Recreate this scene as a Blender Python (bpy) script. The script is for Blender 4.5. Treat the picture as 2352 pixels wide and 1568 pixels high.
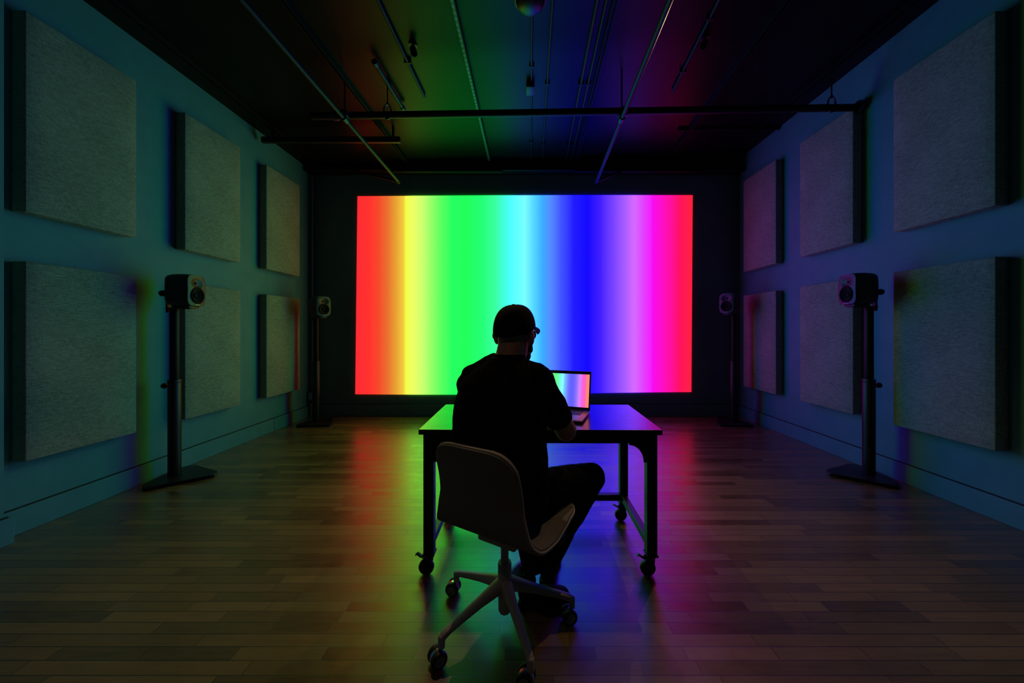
import bpy, bmesh, math, random
from mathutils import Vector, Matrix, Euler
random.seed(7)
C = bpy.context.scene
for o in list(bpy.data.objects): bpy.data.objects.remove(o)

# ------------------------------------------------------------------ camera, world, exposure
cam_d = bpy.data.cameras.new('camera'); cam = bpy.data.objects.new('camera', cam_d)
C.collection.objects.link(cam); C.camera = cam
FPX, PX, PY, CH = 800.0, 1205.0, 757.0, 1.25
cam.location = (0, 0, CH); cam.rotation_euler = (math.radians(90), 0, 0)
cam_d.sensor_width = 36; cam_d.lens = FPX/2352*36
cam_d.shift_x = -(PX-1176)/2352; cam_d.shift_y = -(784-PY)/2352
cam_d.clip_start = 0.05
w = bpy.data.worlds.new('world'); C.world = w; w.use_nodes = True
w.node_tree.nodes['Background'].inputs[0].default_value = (0, 0, 0, 1)
w.node_tree.nodes['Background'].inputs[1].default_value = 0
C.view_settings.view_transform = 'Standard'; C.view_settings.look = 'None'
C.view_settings.gamma = 1; C.view_settings.use_curve_mapping = False
C.view_settings.exposure = 0.0
SCREEN_POWER = 1.0
LAMP_POWER = 42.0

# ------------------------------------------------------------------ materials
def lin(c): return tuple(((v/255)/12.92 if v/255 <= .04045 else ((v/255+.055)/1.055)**2.4) for v in c)
def mat(name, col, rough=.6, metal=0.0, spec=.5, coat=0, coat_r=.1, sheen=0):
    m = bpy.data.materials.new(name); m.use_nodes = True
    b = m.node_tree.nodes['Principled BSDF']
    b.inputs['Base Color'].default_value = (*col, 1); b.inputs['Roughness'].default_value = rough
    b.inputs['Metallic'].default_value = metal; b.inputs['Specular IOR Level'].default_value = spec
    b.inputs['Coat Weight'].default_value = coat; b.inputs['Coat Roughness'].default_value = coat_r
    b.inputs['Sheen Weight'].default_value = sheen
    return m
class N:
    """tiny node helper"""
    def __init__(s, m): s.t = m.node_tree; s.b = s.t.nodes['Principled BSDF']
    def n(s, typ, **kw):
        x = s.t.nodes.new(typ)
        for k, v in kw.items(): setattr(x, k, v)
        return x
    def l(s, a, b): s.t.links.new(a, b)
    def math(s, op, a, b=None, c=None):
        x = s.n('ShaderNodeMath', operation=op)
        for i, v in enumerate((a, b, c)):
            if v is None: continue
            if isinstance(v, (int, float)): x.inputs[i].default_value = v
            else: s.l(v, x.inputs[i])
        return x.outputs[0]
    def pos(s, scale=(1, 1, 1)):
        tc = s.n('ShaderNodeTexCoord'); mp = s.n('ShaderNodeMapping'); mp.inputs['Scale'].default_value = scale
        s.l(tc.outputs['Object'], mp.inputs[0]); return mp.outputs[0]
    def noise(s, vec, scale, detail=4, rough=.55):
        x = s.n('ShaderNodeTexNoise'); x.inputs['Scale'].default_value = scale
        x.inputs['Detail'].default_value = detail; x.inputs['Roughness'].default_value = rough
        s.l(vec, x.inputs['Vector']); return x.outputs[0]
    def ramp(s, fac, stops):
        x = s.n('ShaderNodeValToRGB'); e = x.color_ramp.elements
        while len(e) < len(stops): e.new(.5)
        for i, (p, c) in enumerate(stops): e[i].position = p; e[i].color = (*c, 1)
        s.l(fac, x.inputs[0]); return x.outputs[0]
    def bump(s, h, strength=.2, dist=.005):
        x = s.n('ShaderNodeBump'); x.inputs['Strength'].default_value = strength
        x.inputs['Distance'].default_value = dist; s.l(h, x.inputs['Height']); s.l(x.outputs[0], s.b.inputs['Normal'])
def mottled(name, c1, c2, scale, rough, bump=.1, dist=.002, stretch=(1, 1, 1), **kw):
    m = mat(name, c1, rough, **kw); q = N(m); nz = q.noise(q.pos(stretch), scale)
    q.l(q.ramp(nz, [(.35, c1), (.65, c2)]), q.b.inputs['Base Color']); q.bump(nz, bump, dist); return m

M = {}
M['wall'] = mottled('painted_wall', (.062, .235, .28), (.075, .26, .305), 6, .65, .15, .002)
M['back'] = mottled('painted_end_wall', (.12, .19, .23), (.14, .21, .25), 6, .7, .1, .002)
M['ceil'] = mottled('black_ceiling_paint', (.005, .005, .005), (.007, .007, .007), 3, .36, .12, .003, spec=.14)
M['black'] = mottled('black_painted_steel', (.006, .006, .007), (.009, .009, .01), 40, .45, .05, .0005)
M['pipe'] = mottled('black_pipe_paint', (.004, .004, .0045), (.007, .007, .0075), 30, .5, .08, .0006, spec=.25)
M['galv'] = mottled('galvanised_steel', (.004, .005, .005), (.006, .007, .007), 30, .5, .05, .0005, spec=.25)
M['plastic'] = mottled('black_plastic', (.008, .008, .009), (.011, .011, .012), 60, .4, .03, .0003)
M['cone'] = mat('woofer_cone', (.006, .006, .007), .75, spec=.2)
M['grey_al'] = mottled('speaker_cabinet_paint', (.018, .018, .02), (.022, .022, .024), 80, .5, .05, .0003)
M['baffle'] = mat('speaker_baffle_paint', (.03, .03, .031), .45)
M['logo'] = mat('silver_lettering', (.75, .75, .75), .4, .3)
m = mat('slotted_steel', (.02, .02, .02), .4); q = N(m); tc = q.n('ShaderNodeTexCoord'); sp = q.n('ShaderNodeSeparateXYZ'); q.l(tc.outputs['Object'], sp.inputs[0])
q.l(q.ramp(q.math('FRACT', q.math('DIVIDE', sp.outputs[0], .05)), [(.42, (.12, .13, .13)), (.48, (.004, .004, .004))]), q.b.inputs['Base Color']); M['slots'] = m
M['white_pl'] = mat('pale_plastic', (.45, .47, .47), .5)
M['base_gr'] = mottled('pale_grey_metal', (.46, .44, .41), (.50, .48, .45), 30, .42, .03, .0004)
M['tyre'] = mat('dark_caster_tyre', (.02, .02, .022), .5)
M['wheel_hub'] = mat('grey_caster_hub', (.28, .27, .26), .45)
M['chrome'] = mat('chrome_band', (.7, .7, .72), .2, 1.0)
M['skin'] = mottled('skin', (.46, .25, .17), (.52, .29, .20), 25, .5, .08, .001)
M['shirt'] = mottled('black_cotton', (.007, .007, .008), (.010, .010, .011), 14, .95, .3, .004, spec=.08, sheen=0)
M['trouser'] = mottled('dark_denim', (.006, .007, .009), (.010, .011, .013), 30, .9, .3, .003, spec=.1)
M['cap'] = mottled('black_cap_cloth', (.006, .006, .007), (.013, .012, .012), 60, .9, .25, .001, spec=.15)
M['shoe'] = mat('black_shoe', (.006, .006, .006), .7, spec=.2)
M['sole'] = mat('dark_rubber_sole', (.012, .012, .012), .8, spec=.2)
M['hair'] = mottled('cropped_hair', (.014, .010, .008), (.025, .018, .014), 120, .85, .4, .001)
M['wire'] = mat('thin_gold_wire', (.5, .42, .3), .25, 1.0)
M['lap'] = mat('grey_aluminium', (.30, .30, .31), .35, .85)
M['glossblk'] = mat('black_glass_bezel', (.004, .004, .005), .15)
M['key'] = mat('black_key', (.012, .012, .014), .45)
glass = mat('clear_lens', (1, 1, 1), .0); glass.node_tree.nodes['Principled BSDF'].inputs['Transmission Weight'].default_value = 1
M['glass'] = glass

# tabletop: satin black laminate
m = mat('black_laminate', (.012, .012, .013), .22, spec=.5, coat=.25, coat_r=.16); q = N(m)
nz = q.noise(q.pos((1, 1, 1)), 90, 3); q.bump(nz, .06, .0006)
q.l(q.ramp(q.noise(q.pos(), 14), [(.3, (.19,)*3), (.7, (.28,)*3)]), q.b.inputs['Roughness']); M['top'] = m

# linen-like cloth
def cloth(name, a, b, s=1.0):
    m = mat(name, a, .95, spec=.1, sheen=.15); q = N(m)
    n1 = q.noise(q.pos((30*s, 30*s, 420*s)), 1.0, 3, .6); n2 = q.noise(q.pos((420*s, 420*s, 30*s)), 1.0, 3, .6)
    n3 = q.noise(q.pos(), 3.0, 2)
    h = q.math('ADD', q.math('MULTIPLY', n1, .55), q.math('ADD', q.math('MULTIPLY', n2, .33), q.math('MULTIPLY', n3, .12)))
    q.l(q.ramp(h, [(.38, a), (.60, b)]), q.b.inputs['Base Color']); q.bump(h, .5, .002); return m
M['panel'] = cloth('oatmeal_linen', (.14, .16, .12), (.40, .43, .35))
M['chaircloth'] = mottled('warm_grey_felt', (.19, .19, .175), (.23, .23, .21), 220, .95, .35, .001, spec=.1)
M['piping'] = mat('pale_piping', (.5, .46, .41), .8)

# strip floor: rows run along X, 57 mm wide, random lengths
m = mat('maple_strip_floor', (.3, .2, .1), .3, spec=.6, coat=1.0, coat_r=.25); q = N(m)
tc = q.n('ShaderNodeTexCoord'); sp = q.n('ShaderNodeSeparateXYZ'); q.l(tc.outputs['Object'], sp.inputs[0])
PW = .0572
wn = q.noise(tc.outputs['Object'], 1.3, 2)
yy = q.math('DIVIDE', sp.outputs[1], PW); row = q.math('FLOOR', yy); fy = q.math('FRACT', q.math('ADD', yy, 1000))
r1 = q.n('ShaderNodeTexWhiteNoise', noise_dimensions='1D'); q.l(row, r1.inputs['W'])
r2 = q.n('ShaderNodeTexWhiteNoise', noise_dimensions='1D'); q.l(q.math('ADD', row, 77.3), r2.inputs['W'])
L = q.math('MULTIPLY_ADD', r2.outputs['Value'], .55, .32)
uu = q.math('ADD', q.math('DIVIDE', sp.outputs[0], L), q.math('MULTIPLY_ADD', r1.outputs['Value'], 9.0, 50.0))
fu = q.math('FRACT', uu); pk = q.math('FLOOR', uu)
cmb = q.n('ShaderNodeCombineXYZ'); q.l(pk, cmb.inputs[0]); q.l(row, cmb.inputs[1])
r3 = q.n('ShaderNodeTexWhiteNoise', noise_dimensions='2D'); q.l(cmb.outputs[0], r3.inputs['Vector'])
grain = q.noise(q.pos((4, 70, 1)), 1.0, 5, .65)
off = q.n('ShaderNodeVectorMath', operation='ADD'); 
mp = q.n('ShaderNodeMapping'); mp.inputs['Scale'].default_value = (5, 60, 1); q.l(tc.outputs['Object'], mp.inputs[0])
q.l(mp.outputs[0], off.inputs[0]); q.l(r3.outputs['Color'], off.inputs[1]); 
g2 = q.noise(off.outputs[0], 1.2, 5, .7)
tone = q.math('ADD', q.math('MULTIPLY', r3.outputs['Value'], .42), q.math('MULTIPLY', g2, .58))
colr = q.ramp(tone, [(.2, (.065, .037, .010)), (.42, (.135, .079, .021)), (.6, (.18, .106, .029)), (.8, (.25, .152, .045))])
# gaps
ga = q.math('LESS_THAN', fy, .055)
gj = q.math('LESS_THAN', q.math('MULTIPLY', fu, L), .0028)
gap = q.math('MAXIMUM', ga, gj)
gapvis = q.math('MULTIPLY', gap, q.math('MULTIPLY_ADD', q.noise(tc.outputs['Object'], 6, 3), 1.4, .35))
# old dark stains and knots
st = q.noise(q.pos((3, 16, 1)), 1.6, 6, .7)
stm = q.ramp(st, [(.60, (0,)*3), (.76, (1,)*3)])
mx = q.n('ShaderNodeMixRGB', blend_type='MIX'); q.l(q.math('MULTIPLY', stm, .55), mx.inputs[0]); q.l(colr, mx.inputs[1]); mx.inputs[2].default_value = (.06, .035, .018, 1)
mx2 = q.n('ShaderNodeMixRGB', blend_type='MIX'); q.l(gapvis, mx2.inputs[0]); q.l(mx.outputs[0], mx2.inputs[1]); mx2.inputs[2].default_value = (.010, .006, .003, 1)
q.l(mx2.outputs[0], q.b.inputs['Base Color'])
rg = q.math('ADD', q.math('MULTIPLY', q.noise(tc.outputs['Object'], 9, 5), .16), q.math('MULTIPLY_ADD', r3.outputs['Value'], .08, .20))
q.l(rg, q.b.inputs['Roughness']); q.l(rg, q.b.inputs['Coat Roughness'])
hh = q.math('SUBTRACT', q.math('ADD', q.math('MULTIPLY', g2, .25), q.math('MULTIPLY', r3.outputs['Value'], .25)), q.math('MULTIPLY', gap, 1.0))
q.bump(hh, .28, .0016)
bn = [n for n in m.node_tree.nodes if n.bl_idname == 'ShaderNodeBump'][0]
q.l(bn.outputs[0], q.b.inputs['Coat Normal'])
M['floor'] = m

# rainbow picture, across local X
STOPS = [(821, (255, 44, 52)), (850, (250, 50, 46)), (872, (240, 72, 44)), (893, (228, 112, 48)), (912, (228, 160, 52)), (930, (235, 205, 62)),
         (950, (232, 250, 100)), (972, (205, 255, 112)), (992, (150, 248, 104)), (1015, (90, 246, 96)), (1040, (38, 248, 98)), (1075, (34, 244, 92)),
         (1110, (36, 243, 118)), (1140, (58, 244, 160)), (1170, (72, 246, 215)), (1192, (100, 245, 240)), (1207, (122, 242, 255)), (1226, (88, 215, 255)),
         (1248, (58, 172, 255)), (1268, (84, 136, 255)), (1290, (66, 84, 255)), (1318, (34, 28, 255)), (1352, (20, 8, 255)), (1380, (62, 30, 255)),
         (1410, (120, 66, 255)), (1436, (168, 92, 255)), (1458, (212, 106, 255)), (1480, (222, 62, 238)), (1500, (236, 14, 212)), (1535, (244, 16, 172)),
         (1562, (252, 18, 96)), (1591, (255, 34, 58))]
def rainbow(name, width, strength, wash=0.0, x0=821, warm_end=False, gains=(1.0, 2.3, 2.6)):
    m = bpy.data.materials.new(name); m.use_nodes = True; t = m.node_tree
    t.nodes.remove(t.nodes['Principled BSDF']); out = t.nodes['Material Output']
    tc = t.nodes.new('ShaderNodeTexCoord'); sx = t.nodes.new('ShaderNodeSeparateXYZ'); t.links.new(tc.outputs['Object'], sx.inputs[0])
    mr = t.nodes.new('ShaderNodeMapRange'); mr.inputs[1].default_value = -width/2; mr.inputs[2].default_value = width/2
    t.links.new(sx.outputs[0], mr.inputs[0])
    rp = t.nodes.new('ShaderNodeValToRGB'); e = rp.color_ramp.elements
    while len(e) < len(STOPS): e.new(.5)
    for i, (p, c) in enumerate(STOPS):
        e[i].position = (p-x0)/770.0
        raw = c; gg = (gains[0]*(1.1 if p < 885 else 1.12 if p < 960 else 1.15 if p > 1440 else 1), gains[1] if p < 1190 else 1.15, gains[2]*(1.15 if p > 1400 else 1)); c = [v*(1+(g-1)*max(0, min(1, (r_-205)/45))) for v, g, r_ in zip(lin(c), gg, raw)]
        if warm_end and p > 1560: c = lin((255, 105, 70))
        e[i].color = (*[v*(1-wash)+wash for v in c], 1)
    t.links.new(mr.outputs[0], rp.inputs[0])
    em = t.nodes.new('ShaderNodeEmission'); em.inputs[1].default_value = strength
    t.links.new(rp.outputs[0], em.inputs[0]); t.links.new(em.outputs[0], out.inputs[0]); return m

# ------------------------------------------------------------------ helpers
def link(o, parent=None):
    C.collection.objects.link(o)
    if parent is not None: o.parent = parent
    return o
def obj(name, bm, m, parent=None, smooth=True, angle=40):
    me = bpy.data.meshes.new(name); bmesh.ops.recalc_face_normals(bm, faces=bm.faces); bm.to_mesh(me); bm.free()
    for mm in (m if isinstance(m, (list, tuple)) else [m]): me.materials.append(mm)
    if smooth:
        for p in me.polygons: p.use_smooth = True
        me.set_sharp_from_angle(angle=math.radians(angle))
    return link(bpy.data.objects.new(name, me), parent)
def thing(name, label, cat, loc=(0, 0, 0), rz=0, group=None):
    o = bpy.data.objects.new(name, None); o.empty_display_size = .1; link(o)
    o.location = loc; o.rotation_euler = (0, 0, rz); return tag(o, label, cat, group)
def tag(o, label, cat, group=None):
    o['label'] = label; o['category'] = cat
    if group: o['group'] = group
    return o
def struct(o): o['kind'] = 'structure'; return o
def copytree(o, parent=None):
    c = o.copy(); link(c)
    if parent is not None: c.parent = parent; c.matrix_parent_inverse = o.matrix_parent_inverse
    for ch in list(o.children): copytree(ch, c)
    return c
def bevel(bm, off, seg=2, geom=None):
    bmesh.ops.bevel(bm, geom=geom or list(bm.edges), offset=off, segments=seg, affect='EDGES', profile=.5)
def add_box(bm, lo, hi, bev=0, seg=2, mx=None):
    t = bmesh.new(); bmesh.ops.create_cube(t, size=1)
    lo, hi = Vector(lo), Vector(hi)
    for v in t.verts: v.co = Vector(((v.co.x+.5)*(hi.x-lo.x)+lo.x, (v.co.y+.5)*(hi.y-lo.y)+lo.y, (v.co.z+.5)*(hi.z-lo.z)+lo.z))
    if bev: bevel(t, bev, seg)
    if mx: t.transform(mx)
    merge(bm, t); return bm
def merge(bm, t):
    me = bpy.data.meshes.new('tmp'); t.to_mesh(me); t.free(); bm.from_mesh(me); bpy.data.meshes.remove(me)
def box(lo, hi, bev=0, seg=2): return add_box(bmesh.new(), lo, hi, bev, seg)
def frame_of(d):
    d = d.normalized(); up = Vector((0, 0, 1)) if abs(d.z) < .9 else Vector((0, 1, 0))
    a = d.cross(up).normalized(); b = a.cross(d).normalized(); return a, b
def add_tube(bm, pts, r, seg=14, caps=True, closed=False, ell=(1, 1)):
    pts = [Vector(p) for p in pts]; n = len(pts); rs = r if isinstance(r, (list, tuple)) else [r]*n
    rings = []; pa = None
    for i, p in enumerate(pts):
        if closed: d = pts[(i+1) % n]-pts[i-1]
        else: d = pts[min(i+1, n-1)]-pts[max(i-1, 0)]
        d.normalize()
        if pa is None: a, b = frame_of(d)
        else:
            a = (pa-d*pa.dot(d)).normalized(); b = d.cross(a)*-1
            b = a.cross(d).normalized()
        pa = a
        rings.append([bm.verts.new(p+a*math.cos(2*math.pi*k/seg)*rs[i]*ell[0]+b*math.sin(2*math.pi*k/seg)*rs[i]*ell[1]) for k in range(seg)])
    m = n if closed else n-1
    for i in range(m):
        A, B = rings[i], rings[(i+1) % n]
        for k in range(seg): bm.faces.new((A[k], A[(k+1) % seg], B[(k+1) % seg], B[k]))
    if caps and not closed: bm.faces.new(rings[0][::-1]); bm.faces.new(rings[-1])
    return bm
def tube(pts, r, **k): return add_tube(bmesh.new(), pts, r, **k)
def add_lathe(bm, prof, seg=32, mx=None):
    t = bmesh.new(); rings = []
    for r, z in prof:
        if r < 1e-6: rings.append([t.verts.new((0, 0, z))])
        else: rings.append([t.verts.new((r*math.cos(2*math.pi*k/seg), r*math.sin(2*math.pi*k/seg), z)) for k in range(seg)])
    for A, B in zip(rings, rings[1:]):
        if len(A) == 1 and len(B) == 1: continue
        for k in range(seg):
            k2 = (k+1) % seg
            if len(A) == 1: t.faces.new((A[0], B[k2], B[k]))
            elif len(B) == 1: t.faces.new((A[k], A[k2], B[0]))
            else: t.faces.new((A[k], A[k2], B[k2], B[k]))
    if mx: t.transform(mx)
    merge(bm, t); return bm
def lathe(prof, seg=32, mx=None): return add_lathe(bmesh.new(), prof, seg, mx)
def add_prism(bm, poly, z0, z1, mx=None, bev=0):
    t = bmesh.new(); a = [t.verts.new((x, y, z0)) for x, y in poly]; b = [t.verts.new((x, y, z1)) for x, y in poly]
    t.faces.new(a[::-1]); t.faces.new(b); n = len(poly)
    for i in range(n): t.faces.new((a[i], a[(i+1) % n], b[(i+1) % n], b[i]))
    if bev:
        bevel(t, bev, 2, [e for e in t.edges if abs(e.verts[0].co.z-e.verts[1].co.z) < 1e-6])
    if mx: t.transform(mx)
    merge(bm, t); return bm
def smooth_closed(pts, n=8):
    out = []; m = len(pts)
    for i in range(m):
        p0, p1, p2, p3 = (Vector(pts[(i+k-1) % m]) for k in range(4))
        for j in range(n):
            t = j/n
            out.append(.5*((2*p1)+(-p0+p2)*t+(2*p0-5*p1+4*p2-p3)*t*t+(-p0+3*p1-3*p2+p3)*t**3))
    return out
def spline(pts, n=8):
    P = [Vector(p) for p in pts]; P = [2*P[0]-P[1]]+P+[2*P[-1]-P[-2]]; out = []
    for i in range(1, len(P)-2):
        p0, p1, p2, p3 = P[i-1:i+3]
        for j in range(n):
            t = j/n; out.append(.5*((2*p1)+(-p0+p2)*t+(2*p0-5*p1+4*p2-p3)*t*t+(-p0+3*p1-3*p2+p3)*t**3))
    out.append(P[-2]); return out
T = Matrix.Translation
def R(a, ax): return Matrix.Rotation(a, 4, ax)

# ------------------------------------------------------------------ room shell
XL, XR, YB, YF = -3.11, 3.11, 5.05, -2.2
def zc(x): return 3.645+.0241*x
struct(obj('floor', box((XL-.15, YF-.1, -.08), (XR+.15, YB+.15, 0)), M['floor'], smooth=False))
def hexa(x0, x1, y0, y1, z0, zt=None):
    bm = bmesh.new(); v = [bm.verts.new(p) for p in ((x0, y0, z0), (x1, y0, z0), (x1, y1, z0), (x0, y1, z0), (x0, y0, zc(x0)), (x1, y0, zc(x1)), (x1, y1, zc(x1)), (x0, y1, zc(x0)))]
    for f in ((0, 3, 2, 1), (4, 5, 6, 7), (0, 1, 5, 4), (1, 2, 6, 5), (2, 3, 7, 6), (3, 0, 4, 7)): bm.faces.new([v[i] for i in f])
    return bm
struct(obj('wall_left', hexa(XL-.15, XL, YF-.15, YB+.15, 0), M['wall'], smooth=False))
struct(obj('wall_right', hexa(XR, XR+.15, YF-.15, YB+.15, 0), M['wall'], smooth=False))
struct(obj('wall_back', hexa(XL, XR, YB, YB+.15, 0), M['back'], smooth=False))
struct(obj('wall_front', hexa(XL, XR, YF-.15, YF, 0), M['black'], smooth=False))
bm = bmesh.new()
v = [bm.verts.new(p) for x in (XL-.15, XR+.15) for p in ((x, YF-.15, zc(x)), (x, YB+.15, zc(x)), (x, YB+.15, zc(x)+.12), (x, YF-.15, zc(x)+.12))]
for f in ((0, 1, 2, 3), (7, 6, 5, 4), (0, 4, 5, 1), (1, 5, 6, 2), (2, 6, 7, 3), (3, 7, 4, 0)): bm.faces.new([v[i] for i in f])
struct(obj('ceiling', bm, M['ceil'], smooth=False))
# pilaster on the left, closest to the camera
struct(obj('trim_1', hexa(XL, XL+.09, YF, 2.02, 0), M['wall'], smooth=False))
# dark soffit beam over the far wall
bm = bmesh.new(); add_box(bm, (XL, YB-.16, 3.49), (XR, YB, 3.55), .004); 
bm2 = hexa(XL, XR, YB-.12, YB, 3.53); merge(bm, bm2)
struct(obj('trim_2', bm, M['black'], smooth=False))
# baseboards: board topped by a thin dark strip painted as the gap's shade
M['gap_shade'] = mat('painted_gap_shade', (.012, .02, .022), .9)
def baseboard(name, x0, x1, y0, y1, H=.155):
    return struct(obj(name, box((x0, y0, 0), (x1, y1, H), .003), M['wall' if 'back' not in name else 'back'], smooth=False))
baseboard('baseboard_left', XL, XL+.018, 2.02, 4.3)
baseboard('baseboard_left_far', XL, XL+.018, 4.304, YB)
baseboard('baseboard_left_pilaster', XL+.09, XL+.115, YF, 2.045)
baseboard('baseboard_right', XR-.018, XR, YF, YB)
baseboard('baseboard_back', XL+.02, XR-.02, YB-.018, YB, .17)

for i, (x0, x1, y0, y1) in enumerate(((XL, XL+.012, 2.02, YB), (XL+.09, XL+.102, YF, 2.03), (XR-.012, XR, YF, YB), (XL+.02, XR-.02, YB-.012, YB))):
    z0 = .155 if i < 3 else .17
    struct(obj('trim_%d' % (i+3), box((x0, y0, z0), (x1, y1, z0+.006)), M['gap_shade'], smooth=False))

# ------------------------------------------------------------------ projected rainbow
YS = YB-.012
def onwall(x, y, Y=YS): return ((x-PX)*Y/FPX, Y, CH-(y-PY)*Y/FPX)
W_S = 4.86
sc = (onwall(1204, 675)[0], YS, onwall(1204, 675)[2])
pict = thing('projected_picture', 'wall-filling glowing rainbow gradient from red to magenta on the end wall', 'projection', (sc[0], YB-.002, sc[2]))
bm = bmesh.new(); nx = 24; cols = []
for i in range(nx+1):
    t = i/nx
    top = onwall(821+770*t, 450.5-2.5*t-1.0*math.sin(math.pi*t)); bot = onwall(816+772*t, 905-5*t+4*math.sin(math.pi*t)*(1-t))
    cols.append((Vector(top)-Vector(sc), Vector(bot)-Vector(sc)))
V = [[bm.verts.new((p.x, yy, p.z)) for p in c for yy in (-.010, 0)] for c in cols]
for A, B in zip(V, V[1:]):
    bm.faces.new((A[2], B[2], B[0], A[0])); bm.faces.new((A[0], B[0], B[1], A[1])); bm.faces.new((A[3], B[3], B[2], A[2])); bm.faces.new((A[1], B[1], B[3], A[3]))
bm.faces.new((V[0][0], V[0][1], V[0][3], V[0][2])); bm.faces.new((V[-1][2], V[-1][3], V[-1][1], V[-1][0]))
obj('lit_surface', bm, rainbow('rainbow_projection', W_S, SCREEN_POWER), pict, smooth=False)

# ------------------------------------------------------------------ acoustic panels
def panel(loc, side, w_, h_, label):
    t = thing('acoustic_panel', label, 'acoustic panel', loc, 0, 'fabric acoustic panels on the side walls')
    bm = bmesh.new(); s = side; th = .088
    a = box((0 if s > 0 else -th, -w_/2, -h_/2), (th if s > 0 else 0, w_/2, h_/2)); 
    bmesh.ops.subdivide_edges(a, edges=list(a.edges), cuts=6, use_grid_fill=True)
    for v in a.verts:   # cloth pulled a little soft on the front face
        if abs(v.co.x) > th*.98:
            ey = max(0, 1-(w_/2-abs(v.co.y))/.06); ez = max(0, 1-(h_/2-abs(v.co.z))/.06)
            v.co.x -= s*.004*max(ey, ez)
    bevel(a, .006, 2, [e for e in a.edges if e.calc_face_angle(0) > 1.2])
    merge(bm, a)
    obj('fabric_cover', bm, M['panel'], t, angle=50)
    bm = bmesh.new(); add_box(bm, (-.004 if s > 0 else 0, -w_/2+.03, -h_/2+.03), (0 if s > 0 else .004, w_/2-.03, h_/2-.03))
    obj('backing_frame', bm, M['black'], t, smooth=False)
    return t
LZ = ((1.965+3.185)/2, 1.22), ((.45+1.665)/2, 1.215)
RZ = ((2.045+3.30)/2, 1.25), ((.47+1.72)/2, 1.25)
Lname = [('nearest the camera', 2.41), ('middle of three', 3.405), ('closest to the glowing wall', 4.38)]
Lpos = {0: 'on the left wall near the camera, beside the pilaster', 1: 'on the left wall, middle column of three', 2: 'on the left wall, farthest column near the glowing wall'}
Rpos = {0: 'on the right wall nearest the camera', 1: 'on the right wall, middle column of three', 2: 'on the right wall, farthest column near the glowing wall'}
for k, (yc) in enumerate((2.41, 3.402, 4.38)):
    for r_, (z_, h_) in enumerate(LZ):
        panel((XL+.004, yc, z_), 1, .605, h_, ('upper' if r_ == 0 else 'lower')+' linen acoustic panel '+Lpos[k])
for k, (yc) in enumerate((2.545, 3.515, 4.50)):
    for r_, (z_, h_) in enumerate(RZ):
        panel((XR-.004, yc, z_), -1, .62, h_, ('upper' if r_ == 0 else 'lower')+' linen acoustic panel '+Rpos[k])

# ------------------------------------------------------------------ loudspeakers and stands
def make_stand(loc, rz, label, H=1.45):
    """local +x = the way the speaker faces; column sits to the back of the plate"""
    t = thing('speaker_stand', label, 'speaker stand', loc, rz, 'black column speaker stands')
    poly = smooth_closed([(-.085, -.17, 0), (-.105, 0, 0), (-.085, .17, 0), (-.02, .235, 0), (.10, .16, 0), (.28, .055, 0), (.315, 0, 0), (.28, -.055, 0), (.10, -.16, 0), (-.02, -.235, 0)], 5)
    bm = add_prism(bmesh.new(), [(p.x, p.y) for p in poly], 0, .028, bev=.006); obj('base_plate', bm, M['black'], t)
    o = obj('lower_column', add_prism(bmesh.new(), [(.036*math.cos(a)*1.1, .047*math.sin(a)) for a in [i*math.tau/28 for i in range(28)]], .0285, .83, bev=.004), M['black'], t)
    add = add_prism(bmesh.new(), [(.028*math.cos(a)*1.05, .034*math.sin(a)) for a in [i*math.tau/28 for i in range(28)]], .8305, H-.02, bev=.002); obj('upper_column', add, M['pipe'], t)
    bm = bmesh.new(); add_prism(bm, [(.04*math.cos(a), .05*math.sin(a)) for a in [i*math.tau/28 for i in range(28)]], .80, .832, bev=.003); obj('collar', bm, M['black'], t)
    for z in (.78,):
        k = lathe([(0, 0), (.008, 0), (.008, .02), (.02, .022), (.023, .03), (.023, .045), (.018, .052), (0, .053)], 20, T((-.038, 0, z)) @ R(-math.pi/2, 'Y')); obj('height_knob', k, M['plastic'], t)
    # top bracket: yoke running up behind the speaker, and a plate under it
    bm = bmesh.new(); add_box(bm, (-.05, -.03, H-.03), (.14, .03, H-.022), .002); add_box(bm, (-.050, -.022, H-.06), (-.040, .022, H+.17), .002)
    obj('mounting_bracket', bm, M['black'], t)
    k = lathe([(0, 0), (.008, 0), (.008, .015), (.022, .018), (.026, .028), (.026, .045), (.02, .055), (0, .056)], 20, T((-.050, 0, H+.10)) @ R(-math.pi/2, 'Y')); obj('tilt_knob', k, M['plastic'], t)
    return t
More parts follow.
